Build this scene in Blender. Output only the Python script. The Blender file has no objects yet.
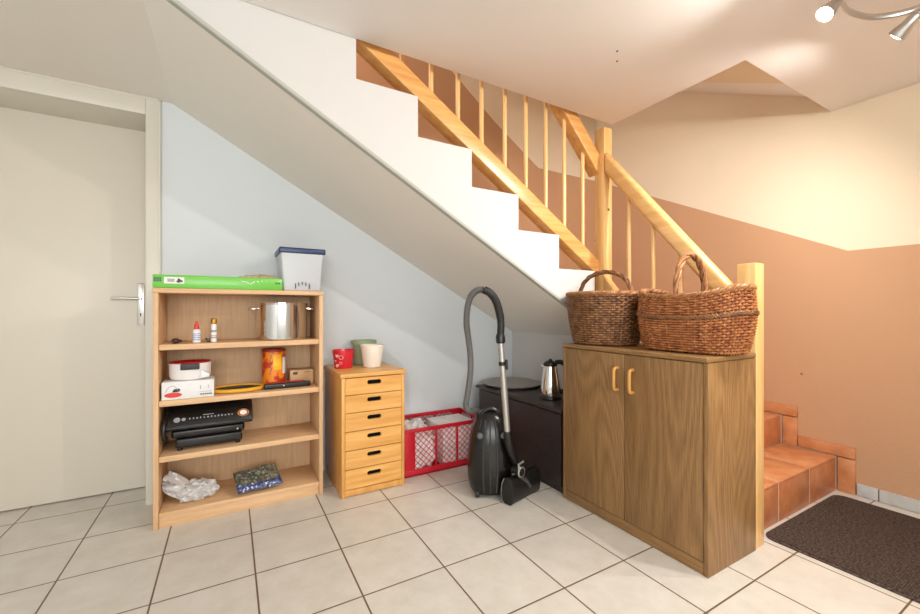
import bpy, bmesh, math, random
from mathutils import Vector, Matrix, noise
random.seed(7)
SC = bpy.context.scene
COL = SC.collection
PI = math.pi

# ------------------------------------------------------------------ materials
def lin(c):
    return tuple(((v/255)/12.92 if v/255 <= .04045 else (((v/255)+.055)/1.055)**2.4) for v in c) + (1.0,)

def base(name):
    m = bpy.data.materials.new(name); m.use_nodes = True
    nt = m.node_tree
    return m, nt, nt.nodes['Principled BSDF']

def N(nt, kind, **kw):
    n = nt.nodes.new(kind)
    for k, v in kw.items():
        if k in n.inputs: n.inputs[k].default_value = v
        else: setattr(n, k, v)
    return n

def coords(nt, scale=(1, 1, 1), loc=(0, 0, 0), rot=(0, 0, 0)):
    tc = N(nt, 'ShaderNodeTexCoord'); mp = N(nt, 'ShaderNodeMapping')
    mp.inputs['Scale'].default_value = scale; mp.inputs['Location'].default_value = loc; mp.inputs['Rotation'].default_value = rot
    nt.links.new(tc.outputs['Object'], mp.inputs['Vector'])
    return mp.outputs['Vector']

def mat(name, rgb, rough=.5, metal=0, rgb2=None, scale=20, detail=3, bump=0, bscale=200, coat=0, trans=0, alpha=1, lo=.35, hi=.65):
    m, nt, b = base(name)
    b.inputs['Base Color'].default_value = lin(rgb); b.inputs['Roughness'].default_value = rough
    b.inputs['Metallic'].default_value = metal
    if coat: b.inputs['Coat Weight'].default_value = coat; b.inputs['Coat Roughness'].default_value = .15
    if trans: b.inputs['Transmission Weight'].default_value = trans
    b.inputs['Alpha'].default_value = alpha
    v = coords(nt)
    if rgb2 is not None:
        no = N(nt, 'ShaderNodeTexNoise', Scale=scale, Detail=detail); nt.links.new(v, no.inputs['Vector'])
        r = N(nt, 'ShaderNodeValToRGB'); r.color_ramp.elements[0].position = lo; r.color_ramp.elements[1].position = hi
        r.color_ramp.elements[0].color = lin(rgb); r.color_ramp.elements[1].color = lin(rgb2)
        nt.links.new(no.outputs['Fac'], r.inputs['Fac']); nt.links.new(r.outputs['Color'], b.inputs['Base Color'])
    if bump:
        no = N(nt, 'ShaderNodeTexNoise', Scale=bscale, Detail=3.0); nt.links.new(v, no.inputs['Vector'])
        bp = N(nt, 'ShaderNodeBump', Strength=bump, Distance=.004); nt.links.new(no.outputs['Fac'], bp.inputs['Height'])
        nt.links.new(bp.outputs['Normal'], b.inputs['Normal'])
    return m

def wood(name, light, dark, axis='Z', fine=60, rough=.45, rings=0, knots=0, knot_rgb=(70, 35, 15), coat=0, stretch=14):
    m, nt, b = base(name)
    b.inputs['Roughness'].default_value = rough
    if coat: b.inputs['Coat Weight'].default_value = coat; b.inputs['Coat Roughness'].default_value = .25
    s = [1, 1, 1]; s['XYZ'.index(axis)] = 1/stretch
    v = coords(nt, s)
    a = N(nt, 'ShaderNodeTexNoise', Scale=fine, Detail=5.0, Roughness=.65); nt.links.new(v, a.inputs['Vector'])
    fac = a.outputs['Fac']
    if rings:
        s2 = [1, 1, 1]; s2['XYZ'.index(axis)] = .16
        v2 = coords(nt, s2)
        c = N(nt, 'ShaderNodeTexNoise', Scale=rings, Detail=1.0, Distortion=.3); nt.links.new(v2, c.inputs['Vector'])
        mu = N(nt, 'ShaderNodeMath', operation='MULTIPLY'); mu.inputs[1].default_value = 40; nt.links.new(c.outputs['Fac'], mu.inputs[0])
        fr = N(nt, 'ShaderNodeMath', operation='PINGPONG'); fr.inputs[1].default_value = 1.0; nt.links.new(mu.outputs[0], fr.inputs[0])
        mx = N(nt, 'ShaderNodeMath', operation='MULTIPLY_ADD'); mx.inputs[1].default_value = .15
        nt.links.new(fr.outputs[0], mx.inputs[0]); 
        ml = N(nt, 'ShaderNodeMath', operation='MULTIPLY'); ml.inputs[1].default_value = .8; nt.links.new(fac, ml.inputs[0])
        nt.links.new(ml.outputs[0], mx.inputs[2]); fac = mx.outputs[0]
    r = N(nt, 'ShaderNodeValToRGB'); r.color_ramp.elements[0].position = .33; r.color_ramp.elements[1].position = .68
    r.color_ramp.elements[0].color = lin(dark); r.color_ramp.elements[1].color = lin(light)
    nt.links.new(fac, r.inputs['Fac']); out = r.outputs['Color']
    if knots:
        vo = N(nt, 'ShaderNodeTexVoronoi', Scale=knots); nt.links.new(coords(nt), vo.inputs['Vector'])
        kr = N(nt, 'ShaderNodeValToRGB'); kr.color_ramp.elements[0].position = .035; kr.color_ramp.elements[1].position = .08
        kr.color_ramp.elements[0].color = (1, 1, 1, 1); kr.color_ramp.elements[1].color = (0, 0, 0, 1)
        nt.links.new(vo.outputs['Distance'], kr.inputs['Fac'])
        mix = N(nt, 'ShaderNodeMix', data_type='RGBA'); mix.inputs['B'].default_value = lin(knot_rgb)
        nt.links.new(kr.outputs['Color'], mix.inputs['Factor']); nt.links.new(out, mix.inputs['A']); 
        for i in mix.inputs:
            pass
        nt.links.new(out, mix.inputs[6]); mix.inputs[7].default_value = lin(knot_rgb)
        out = mix.outputs[2]
    nt.links.new(out, b.inputs['Base Color'])
    bp = N(nt, 'ShaderNodeBump', Strength=.08, Distance=.002); nt.links.new(fac, bp.inputs['Height']); nt.links.new(bp.outputs['Normal'], b.inputs['Normal'])
    return m

def tile_floor():
    m, nt, b = base('floor_tiles')
    T = .3196
    v = coords(nt, loc=(.8738+T*20, -.1082+T*20, 0))
    br = N(nt, 'ShaderNodeTexBrick', Scale=1.0); br.offset = 0; br.squash = 1
    br.inputs['Brick Width'].default_value = T; br.inputs['Row Height'].default_value = T
    br.inputs['Mortar Size'].default_value = .0034; br.inputs['Mortar Smooth'].default_value = .25; br.inputs['Bias'].default_value = 0
    nt.links.new(v, br.inputs['Vector'])
    n1 = N(nt, 'ShaderNodeTexNoise', Scale=9.0, Detail=6.0, Roughness=.7); nt.links.new(v, n1.inputs['Vector'])
    r = N(nt, 'ShaderNodeValToRGB'); r.color_ramp.elements[0].position = .3; r.color_ramp.elements[1].position = .65
    r.color_ramp.elements[0].color = lin((205, 199, 188)); r.color_ramp.elements[1].color = lin((219, 214, 205))
    nt.links.new(n1.outputs['Fac'], r.inputs['Fac'])
    br.inputs['Mortar'].default_value = lin((112, 90, 68))
    nt.links.new(r.outputs['Color'], br.inputs['Color1']); nt.links.new(r.outputs['Color'], br.inputs['Color2'])
    nt.links.new(br.outputs['Color'], b.inputs['Base Color'])
    b.inputs['Roughness'].default_value = .38
    inv = N(nt, 'ShaderNodeMath', operation='MULTIPLY_ADD'); inv.inputs[1].default_value = -1.0; nt.links.new(br.outputs['Fac'], inv.inputs[0])
    ad = N(nt, 'ShaderNodeMath', operation='MULTIPLY'); ad.inputs[1].default_value = .12; nt.links.new(n1.outputs['Fac'], ad.inputs[0]); nt.links.new(ad.outputs[0], inv.inputs[2])
    bp = N(nt, 'ShaderNodeBump', Strength=.5, Distance=.002); nt.links.new(inv.outputs[0], bp.inputs['Height']); nt.links.new(bp.outputs['Normal'], b.inputs['Normal'])
    return m

def emis(name, rgb, s):
    m, nt, b = base(name)
    b.inputs['Base Color'].default_value = lin(rgb); b.inputs['Emission Color'].default_value = lin(rgb); b.inputs['Emission Strength'].default_value = s
    return m

M = dict(
    floor=tile_floor(),
    ceil=mat('ceiling_paint', (246, 243, 240), .9, bump=.12, bscale=160),
    white=mat('white_wall_paint', (220, 226, 229), .85, bump=.08, bscale=150),
    stair_white=mat('stair_white_paint', (204, 202, 199), .8, bump=.05, bscale=60),
    soffit=mat('soffit_paint', (240, 234, 224), .9, bump=.08, bscale=120),
    cream=mat('cream_wall_paint', (242, 226, 200), .85, bump=.3, bscale=130),
    tan=mat('terracotta_wall_paint', (205, 161, 124), .85, bump=.3, bscale=130),
    door=mat('door_paint', (222, 215, 200), .45),
    frame=mat('frame_paint', (220, 215, 202), .4),
    steel=mat('brushed_nickel', (200, 196, 190), .28, 1),
    chrome=mat('polished_steel', (225, 222, 218), .13, 1),
    alu=mat('satin_aluminium', (188, 187, 184), .38, .85),
    pewter=mat('pewter_tray', (158, 153, 145), .4, .1),
    beech=wood('beech_laminate', (228, 189, 146), (208, 164, 118), 'Z', 70, .5),
    beech_h=wood('beech_laminate_boards', (230, 191, 148), (211, 168, 122), 'X', 70, .5),
    beech_back=wood('beech_back_panel', (208, 174, 134), (192, 156, 116), 'Z', 70, .55),
    pine_h=wood('pine_drawer_fronts', (238, 186, 108), (215, 152, 76), 'X', 36, .4, rings=2.2, knots=4, knot_rgb=(130, 75, 30), coat=.2),
    pine_v=wood('pine_carcass', (232, 178, 100), (208, 145, 72), 'Z', 40, .4, rings=2, knots=4, knot_rgb=(120, 70, 30), coat=.2),
    rail=wood('varnished_rail_pine', (228, 174, 104), (204, 142, 74), 'X', 40, .35, coat=.3),
    rail_y=wood('varnished_handrail_pine', (236, 192, 128), (216, 164, 98), 'Y', 40, .35, coat=.3),
    post=wood('varnished_post_pine', (238, 196, 132), (220, 170, 104), 'Z', 40, .35, knots=7, knot_rgb=(70, 32, 12), coat=.3),
    oak=wood('dark_oak_laminate', (168, 128, 80), (122, 88, 51), 'Z', 260, .45, rings=4.2, stretch=30),
    handle_wood=wood('beech_handle', (214, 160, 84), (196, 138, 66), 'Z', 60, .35),
    black_wood=mat('black_brown_board', (42, 33, 30), .45, rgb2=(52, 42, 38), scale=40, bump=.1, bscale=200),
    black=mat('black_plastic', (24, 23, 23), .32),
    black_gloss=mat('glossy_black_plastic', (17, 16, 16), .26),
    black_matt=mat('matt_black_plastic', (22, 21, 20), .55),
    dark_grey=mat('dark_grey_plastic', (62, 61, 60), .4),
    hose=mat('grey_hose', (104, 103, 101), .45),
    green=mat('green_carton', (112, 196, 72), .35, coat=.2),
    dkgreen=mat('dark_green_print', (24, 92, 40), .4),
    paper=mat('white_paper', (236, 234, 230), .6),
    card=mat('white_card', (228, 228, 228), .45),
    ink=mat('dark_ink', (52, 52, 54), .5),
    ink_grey=mat('grey_ink', (150, 152, 156), .5),
    red_ink=mat('red_ink', (216, 58, 48), .5),
    bin=mat('frosted_plastic', (206, 210, 214), .4),
    navy=mat('navy_plastic', (44, 62, 102), .35),
    beige=mat('beige_knit', (196, 170, 136), .9, rgb2=(170, 140, 108), scale=90, bump=.6, bscale=120),
    white_pl=mat('white_plastic', (235, 232, 230), .35),
    red_pl=mat('red_plastic', (176, 28, 34), .35),
    crate=mat('crate_red_plastic', (192, 20, 40), .35),
    cap_red=mat('red_cap', (214, 62, 62), .4),
    blue_ink=mat('blue_ink', (130, 150, 190), .5),
    gold=mat('gold_cap', (170, 128, 44), .35, .7),
    seed=mat('brown_seed', (58, 36, 28), .45),
    tin_orange=mat('orange_tin_print', (238, 138, 30), .35, rgb2=(190, 52, 24), scale=16, lo=.48, hi=.56),
    tin_yellow=mat('yellow_tin_print', (240, 202, 40), .35, rgb2=(244, 172, 40), scale=20),
    tin_red=mat('red_tin_lid', (150, 40, 28), .4),
    kraft=mat('kraft_card', (205, 165, 120), .7),
    yellow=mat('yellow_plastic', (236, 174, 44), .35),
    mesh=mat('dark_mesh', (66, 60, 48), .6),
    bag=mat('white_plastic_bag', (232, 230, 228), .3, trans=.25, bump=.25, bscale=40),
    contents=mat('white_wrappers', (240, 238, 236), .5, rgb2=(222, 214, 212), scale=14, bump=.4, bscale=30),
    pot_red=mat('red_glaze', (206, 26, 48), .25, coat=.4),
    pot_pink=mat('pink_print', (244, 196, 196), .4),
    pot_white=mat('cream_glaze', (236, 226, 212), .35),
    pot_green=mat('sage_glaze', (162, 176, 138), .4),
    wick_r=mat('reddish_wicker', (146, 84, 46), .5, rgb2=(188, 122, 72), scale=35, coat=.05),
    wick_d=mat('brown_wicker', (104, 66, 38), .5, rgb2=(150, 104, 64), scale=30, coat=.05),
    wick_rim=mat('tan_wicker', (140, 88, 50), .5, rgb2=(176, 124, 76), scale=40, coat=.05),
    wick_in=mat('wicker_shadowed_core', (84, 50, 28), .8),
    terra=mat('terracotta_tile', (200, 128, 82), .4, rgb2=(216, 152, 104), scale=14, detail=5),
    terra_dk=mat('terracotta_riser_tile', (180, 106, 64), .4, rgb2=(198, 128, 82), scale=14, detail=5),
    grout=mat('pale_grout', (214, 200, 184), .9),
    skirt=mat('pale_skirting_tile', (205, 206, 204), .4, rgb2=(190, 190, 188), scale=16),
    grout_dk=mat('grey_grout', (120, 112, 102), .9),
    mat_fibre=mat('brown_mat_fibre', (44, 34, 30), .95, rgb2=(104, 84, 72), scale=110, bump=1.0, bscale=330),
    bulb=emis('lit_bulb', (255, 244, 226), 22),
    glass=mat('window_glass', (240, 245, 248), .02, trans=1),
    bead=mat('edge_bead_plaster', (176, 175, 166), .8),
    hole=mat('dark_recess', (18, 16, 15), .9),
)

def printed_bag():
    m, nt, b = base('printed_sack_film')
    v = coords(nt)
    vo = N(nt, 'ShaderNodeTexVoronoi', Scale=110.0); nt.links.new(v, vo.inputs['Vector'])
    hs = N(nt, 'ShaderNodeSeparateColor'); nt.links.new(vo.outputs['Color'], hs.inputs['Color'])
    r = N(nt, 'ShaderNodeValToRGB'); r.color_ramp.interpolation = 'CONSTANT'
    cols = [(0, (74, 80, 72)), (.3, (118, 124, 92)), (.5, (120, 106, 92)), (.7, (66, 70, 76)), (.88, (160, 160, 148))]
    while len(r.color_ramp.elements) < len(cols): r.color_ramp.elements.new(.5)
    for e, (p, c) in zip(r.color_ramp.elements, cols): e.position = p; e.color = lin(c)
    nt.links.new(hs.outputs[0], r.inputs['Fac'])
    r2 = N(nt, 'ShaderNodeValToRGB'); r2.color_ramp.interpolation = 'CONSTANT'
    cols = [(0, (50, 62, 116)), (.4, (84, 98, 146)), (.7, (200, 206, 216)), (.85, (50, 50, 60))]
    while len(r2.color_ramp.elements) < len(cols): r2.color_ramp.elements.new(.5)
    for e, (p, c) in zip(r2.color_ramp.elements, cols): e.position = p; e.color = lin(c)
    nt.links.new(hs.outputs[1], r2.inputs['Fac'])
    sx = N(nt, 'ShaderNodeSeparateXYZ'); nt.links.new(v, sx.inputs[0])
    lt = N(nt, 'ShaderNodeMath', operation='LESS_THAN'); lt.inputs[1].default_value = .052; nt.links.new(sx.outputs['Z'], lt.inputs[0])
    mx = N(nt, 'ShaderNodeMix', data_type='RGBA'); nt.links.new(lt.outputs[0], mx.inputs[0]); nt.links.new(r.outputs['Color'], mx.inputs[6]); nt.links.new(r2.outputs['Color'], mx.inputs[7])
    nt.links.new(mx.outputs[2], b.inputs['Base Color']); b.inputs['Roughness'].default_value = .3
    return m
M['sack'] = printed_bag()

# ------------------------------------------------------------------ mesh helpers
class MB:
    def __init__(s): s.bm = bmesh.new()
    def face(s, vs, mi=0):
        f = s.bm.faces.new(vs); f.material_index = mi; return f
    def box(s, x0, x1, y0, y1, z0, z1, mi=0, X=None):
        P = [Vector((x, y, z)) for z in (z0, z1) for y in (y0, y1) for x in (x0, x1)]
        if X is not None: P = [X @ p for p in P]
        v = [s.bm.verts.new(p) for p in P]
        for q in ((0, 2, 3, 1), (4, 5, 7, 6), (0, 1, 5, 4), (2, 6, 7, 3), (0, 4, 6, 2), (1, 3, 7, 5)): s.face([v[i] for i in q], mi)
        return s
    def prism(s, poly, a, b, axis='Y', mi=0, X=None):
        # poly in the two remaining axes (order: X,Y,Z without axis); extruded from a to b along axis
        def P(p, t):
            q = {'X': (t, p[0], p[1]), 'Y': (p[0], t, p[1]), 'Z': (p[0], p[1], t)}[axis]
            q = Vector(q); return X @ q if X is not None else q
        A = [s.bm.verts.new(P(p, a)) for p in poly]; B = [s.bm.verts.new(P(p, b)) for p in poly]
        n = len(poly)
        s.face(A, mi); s.face(list(reversed(B)), mi)
        for i in range(n): s.face([A[i], B[i], B[(i+1) % n], A[(i+1) % n]], mi)
        return s
    def tube(s, pts, r, seg=10, closed=False, mi=0, flat=1.0):
        pts = [Vector(p) for p in pts]; n = len(pts)
        rs = r if isinstance(r, (list, tuple)) else [r]*n
        rings = []; up = None
        for i, p in enumerate(pts):
            if closed: t = pts[(i+1) % n]-pts[i-1]
            else: t = pts[min(i+1, n-1)]-pts[max(i-1, 0)]
            t.normalize()
            if up is None: up = Vector((0, 0, 1)) if abs(t.z) < .9 else Vector((1, 0, 0))
            a = up - t*up.dot(t)
            if a.length < 1e-4: a = t.orthogonal()
            a.normalize(); up = a; b = t.cross(a)
            rings.append([s.bm.verts.new(p + (a*math.cos(k*2*PI/seg)*flat + b*math.sin(k*2*PI/seg))*rs[i]) for k in range(seg)])
        m = n if closed else n-1
        for i in range(m):
            A, B = rings[i], rings[(i+1) % n]
            for k in range(seg): s.face([A[k], B[k], B[(k+1) % seg], A[(k+1) % seg]], mi)
        if not closed:
            s.face(rings[0], mi); s.face(list(reversed(rings[-1])), mi)
        return s
    def lathe(s, prof, c=(0, 0, 0), seg=32, sx=1, sy=1, mi=0, X=None, n=2, mids=None, cap=True):
        c = Vector(c); rings = []
        for r, z in prof:
            ring = []
            for k in range(seg):
                a = 2*PI*k/seg; ca, sa = math.cos(a), math.sin(a)
                px = math.copysign(abs(ca)**(2/n), ca); py = math.copysign(abs(sa)**(2/n), sa)
                p = Vector((r*px*sx, r*py*sy, z)); p = (X @ p if X is not None else p) + c
                ring.append(s.bm.verts.new(p))
            rings.append(ring)
        for i in range(len(rings)-1):
            for k in range(seg):
                s.face([rings[i][k], rings[i][(k+1) % seg], rings[i+1][(k+1) % seg], rings[i+1][k]], mids[i] if mids else mi)
        if cap:
            s.face(list(reversed(rings[0])), mids[0] if mids else mi); s.face(rings[-1], mids[-1] if mids else mi)
        return s
    def build(s, name, mats, parent=None, org=None, bev=0, seg=2, angle=35, doubles=False):
        bm = s.bm
        if doubles: bmesh.ops.remove_doubles(bm, verts=bm.verts, dist=1e-5)
        bmesh.ops.recalc_face_normals(bm, faces=bm.faces)
        if bev:
            es = [e for e in bm.edges if len(e.link_faces) == 2 and e.calc_face_angle(0) > .6]
            bmesh.ops.bevel(bm, geom=es, offset=bev, segments=seg, profile=.5, affect='EDGES', clamp_overlap=True)
        for f in bm.faces: f.smooth = True
        for e in bm.edges:
            if len(e.link_faces) == 2 and e.calc_face_angle(0) > math.radians(angle): e.smooth = False
        o0 = Vector((0, 0, 0))
        if parent is not None: o0 = Vector(parent['_org'])
        elif org is not None: o0 = Vector(org)
        for v in bm.verts: v.co -= o0
        me = bpy.data.meshes.new(name); bm.to_mesh(me); bm.free()
        for m in (mats if isinstance(mats, (list, tuple)) else [mats]): me.materials.append(M[m] if isinstance(m, str) else m)
        o = bpy.data.objects.new(name, me); COL.objects.link(o)
        o['_org'] = tuple(o0)
        if parent is not None: o.parent = parent
        else: o.location = o0
        return o

def thing(name, label, cat, loc, group=None):
    o = bpy.data.objects.new(name, None); COL.objects.link(o); o.location = loc; o.empty_display_size = .05
    o['_org'] = tuple(loc); o['label'] = label; o['category'] = cat
    if group: o['group'] = group
    return o
def tag(o, label, cat, group=None):
    o['label'] = label; o['category'] = cat
    if group: o['group'] = group
    return o
def struct(o, label=None):
    o['kind'] = 'structure'
    if label: o['label'] = label
    return o
def spline(P, n=8, closed=False):
    P = [Vector(p) for p in P]; out = []; m = len(P)
    for i in range(m if closed else m-1):
        g = (lambda k: P[k % m]) if closed else (lambda k: P[max(0, min(m-1, k))])
        p0, p1, p2, p3 = g(i-1), g(i), g(i+1), g(i+2)
        for j in range(n):
            t = j/n
            out.append(.5*((2*p1)+(p2-p0)*t+(2*p0-5*p1+4*p2-p3)*t*t+(3*p1-p0-3*p2+p3)*t**3))
    if not closed: out.append(P[-1])
    return out
def align(d):  # matrix whose +Z is along d
    return Vector(d).normalized().to_track_quat('Z', 'Y').to_matrix().to_4x4()

# ------------------------------------------------------------------ the setting
XL, YF, XR, YB = -2.4, -2.4, 2.94, 2.6
CZ = 2.114
SL = .565                                   # slope of the soffit
def soff(x): return 2.103-SL*(x+.286)
struct(MB().box(XL-.1, XR+.1, YF-.1, YB+.5, -.1, 0).build('floor', 'floor'), 'pale beige square floor tiles with brown grout')
struct(MB().prism([(XL, YF), (XR, YF), (XR, .927), (2.0, .927), (2.0, 1.65), (XL, 1.65)], CZ, CZ+.14, 'Z').build('ceiling', 'ceil', bev=.006), 'white ceiling with a stairwell opening')
struct(MB().box(XL, -.262, 1.65, YB, 2.09, 2.25).build('ceiling_low', 'soffit'), 'low beige ceiling strip above the door')
# sloping underside of the upper flight, seen through the opening
def up(y): return 2.26+.508*(y-1.056)
struct(MB().prism([(.9, up(.9)), (YB, up(YB)), (YB, up(YB)+.15), (.9, up(.9)+.15)], 2.0, XR-.28, 'X', 0).prism([(.9, up(.9)), (YB, up(YB)), (YB, up(YB)+.17), (.9, up(.9)+.17)], XR-.28, XR, 'X', 1).build('ceiling_stairwell', ['cream', 'ceil']), 'sloping underside of the upper stair flight')
struct(MB().box(-.5, 2.0, 1.65, YB, 3.3, 3.4).build('ceiling_upper', 'ceil'))
struct(MB().box(-.5, 2.0, 1.55, 1.65, CZ+.14, 3.4).box(-.5, -.4, 1.65, YB, 2.25, 2.45).box(-.5, -.4, 1.65, YB, 3.2, 3.4).build('wall_upper', 'cream'))
# back wall: white below the stairs, tan and cream paint above them
w = MB()
def mid(x): return 2.24-.565*(x+.3)
w.prism([(-.33, 0), (XR, 0), (XR, mid(XR)), (-.33, mid(-.33))], YB, YB+.12, 'Y', 0)
w.prism([(-.33, mid(-.33)), (XR, mid(XR)), (XR, 2.19), (2.25, 2.19), (1.806, 2.473), (1.447, 2.74), (.7, 3.25), (.6, 3.4), (-.33, 3.4)], YB, YB+.12, 'Y', 1)
w.prism([(XR, 2.19), (XR, 3.6), (.6, 3.6), (.6, 3.4), (.7, 3.25), (1.447, 2.74), (1.806, 2.473), (2.25, 2.19)], YB, YB+.12, 'Y', 2)
struct(w.build('wall_back', ['white', 'tan', 'cream']), 'back wall, white under the stairs and painted tan and cream above')
struct(MB().box(XL, -1.33, YB, YB+.12, 0, 2.1).box(-.362, -.33, YB+.12, YB+.4, 0, 2.1).box(XL, -1.3, YB+.12, YB+.4, 0, 2.1).box(XL, -.33, YB+.4, YB+.45, 0, 2.2).build('wall_door_side', 'white'))
w = MB()
w.prism([(YF, 0), (YB, 0), (YB, 2.19), (.855, 1.324), (YF, 1.324)], XR, XR+.12, 'X', 0)
w.prism([(YF, 1.324), (.855, 1.324), (YB, 2.19), (YB, 3.6), (YF, 3.6)], XR, XR+.12, 'X', 1)
struct(w.build('wall_right', ['tan', 'cream']), 'textured right wall, tan below a stepped line and cream above')
struct(MB().box(XL-.12, XL, YF, YB, 0, 2.3).build('wall_left', 'white'))
WX0, WX1, WZ0, WZ1 = -1.9, .9, .75, 2.0  # extent of the added window opening, unseen behind the camera
struct(MB().box(XL, WX0, YF-.12, YF, 0, 2.3).box(WX1, XR, YF-.12, YF, 0, 2.3).box(WX0, WX1, YF-.12, YF, 0, WZ0).box(WX0, WX1, YF-.12, YF, WZ1, 2.3).build('wall_front', 'white'))
w = MB()
for x0, x1 in ((WX0, WX0+.06), (WX1-.06, WX1), (-.53, -.47)): w.box(x0, x1, YF-.09, YF-.03, WZ0, WZ1)
w.box(WX0, WX1, YF-.09, YF-.03, WZ0, WZ0+.06).box(WX0, WX1, YF-.09, YF-.03, WZ1-.06, WZ1)
struct(w.build('added_rear_window', 'white_pl'))  # unseen frame, added around the fill light behind the camera
# door in its recess
d = thing('door_1', 'flat beige door leaf with a nickel lever handle', 'door', (-.83, 2.86, 0)); d['kind'] = 'structure'
MB().box(-1.28, -.365, 2.842, 2.884, .006, 2.004).build('door_leaf', 'door', d, bev=.002)
h = MB(); h.prism([(-.431+a*.0165, b) for a, b in ((-1, .915), (1, .915), (1, 1.14), (.6, 1.15), (-.6, 1.15), (-1, 1.14))], 2.834, 2.8425, 'Y')
hp = h.build('handle_plate', 'steel', d, bev=.002)
h = MB(); h.tube([(-.431, 2.838, 1.062), (-.431, 2.792, 1.062)], .009, 14); h.tube(spline([(-.431, 2.790, 1.062), (-.445, 2.788, 1.062), (-.50, 2.787, 1.0635), (-.552, 2.788, 1.062)], 5), .0085, 12, flat=.85)
h.build('lever', 'steel', d)
h = MB(); h.lathe([(.004, 0), (.004, .0015)], (-.431, 2.834, .976), 14, X=align((0, -1, 0))); h.box(-.433, -.429, 2.8325, 2.834, .962, .976); h.build('keyhole', 'hole', d)
w = MB()   # steel frame: casing round the opening and its reveal
w.box(-.374, -.314, 2.583, 2.602, 0, 2.086).box(-1.27, -.374, 2.583, 2.602, 2.0, 2.086).box(-1.33, -1.27, 2.583, 2.602, 0, 2.086)
w.box(-.374, -.362, 2.602, 2.9, 0, 2.0).box(-1.29, -1.27, 2.602, 2.9, 0, 2.0).box(-1.29, -.362, 2.602, 2.9, 2.0, 2.03)
w.box(-.318, -.310, 2.578, 2.602, 0, 2.09).box(-1.34, -.318, 2.578, 2.602, 2.08, 2.09)
struct(w.build('trim_1', 'frame', bev=.003), 'beige door frame')
w = MB().box(XR-.012, XR, YF, .80, 0, .064, 0)
struct(MB().box(XR-.012, XR, .735, .815, 0.003, .064, 0).box(XR-.012, XR, .41, .729, .003, .064, 0).box(XR-.012, XR, .08, .404, .003, .064, 0).box(XR-.012, XR, -.25, .074, .003, .064, 0).box(XR-.012, XR, YF, -.256, .003, .064, 0).box(XR-.007, XR, YF, .819, 0, .063, 1).build('baseboard_right', ['skirt', 'grout_dk'], bev=.001), 'pale tile skirting')

# ------------------------------------------------------------------ staircase
st = thing('staircase', 'white plastered staircase with stepped side and sloping underside, tiled lower steps', 'stairs', (1.9, 1.65, 0)); st['kind'] = 'structure'
xs = [.452, .729, 1.011, 1.293, 1.574, 1.853]; zs = [2.133, 1.952, 1.772, 1.592, 1.412, 1.227]
FY = 1.65
poly = [(-.283, 2.12), (-.283, soff(-.283)+.035)] + [(1.99, soff(1.99)+.035), (1.99, 1.046), (1.853, 1.046)]
prof = []
for i in range(5, -1, -1):
    prof += [(xs[i], zs[i] if i == 5 else zs[i])]
    prof += [(xs[i-1] if i else -.283, zs[i])]
stair_top = [(1.853, 1.046)]
for i in range(5, -1, -1):
    stair_top.append((xs[i], zs[i])); stair_top.append((xs[i-1] if i else -.283, zs[i]))
def capz(p): return (p[0], p[1])
pl = [(-.283, soff(-.283)+.017), (1.99, soff(1.99)+.017), (1.99, 1.046)] + stair_top
MB().prism(pl, FY, YB, 'Y').build('stringer', 'stair_white', st)
u0, u1 = -.263, 1.99
w = MB()
w.prism([(FY+.0245, 0), (YB, 0), (YB, .0165), (FY+.0245, .0165)], u0, u1, 'X')
for v in w.bm.verts: v.co.z += soff(v.co.x)
w.build('underside', 'soffit', st)
w = MB(); w.prism([(FY+.024, 0), (FY+.024, .0165), (FY-.0015, .0165), (FY-.0015, .004), (FY+.003, 0)], u0, u1, 'X')
for v in w.bm.verts: v.co.z += soff(v.co.x)
w.build('edge_bead', 'bead', st)
# winder block and the first steps
STEP = [(.895, .19), (1.15, .362), (1.41, .534)]
SX0 = 1.985
def step(y0, y1, z):
    s = MB().box(SX0, XR, y0+.0035, y1, 0, z-.0025).build('step', 'grout', st)
    xe = [SX0, 2.244, 2.578, 2.912]
    t = MB(); r = MB()
    z0 = z-.173 if z > .2 else 0
    for a, b in zip(xe, xe[1:]):
        t.box(a+.005, b-.005, y0, y1-.002, z-.008, z)
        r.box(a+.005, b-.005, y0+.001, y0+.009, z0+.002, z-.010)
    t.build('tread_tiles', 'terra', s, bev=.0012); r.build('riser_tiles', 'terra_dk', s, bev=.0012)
    k = MB()
    k.box(2.918, XR-.002, y0-.074, y0-.003, z0+.002, z-.003).box(2.918, XR-.002, y0-.074, y1-.079, z+.003, z+.062)
    k.build('skirting_tiles', 'terra', s, bev=.0012)
for i, (y0, z) in enumerate(STEP):
    step(y0, STEP[i+1][0] if i < 2 else 1.66, z)
MB().box(SX0-.012, SX0, 1.68, YB-.002, 0, 1.04).build('side_wall', 'stair_white', st)
w = MB(); w.box(SX0, XR, 1.66, YB, 0, .70)
w.prism([(SX0, 1.66), (XR, 2.3), (XR, YB), (SX0, YB)], .70, .875, 'Z').prism([(SX0, 1.66), (2.55, YB), (SX0, YB)], .875, 1.046, 'Z')
w.build('winder_steps', 'terra', st)
w = MB()
for i in range(6):
    a = xs[i-1] if i else -.28
    w.box(a+.004, xs[i]-.002, 1.78, YB-.005, zs[i]-.004, zs[i]+.008)
w.build('tread_tiles', 'terra', st)

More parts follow.
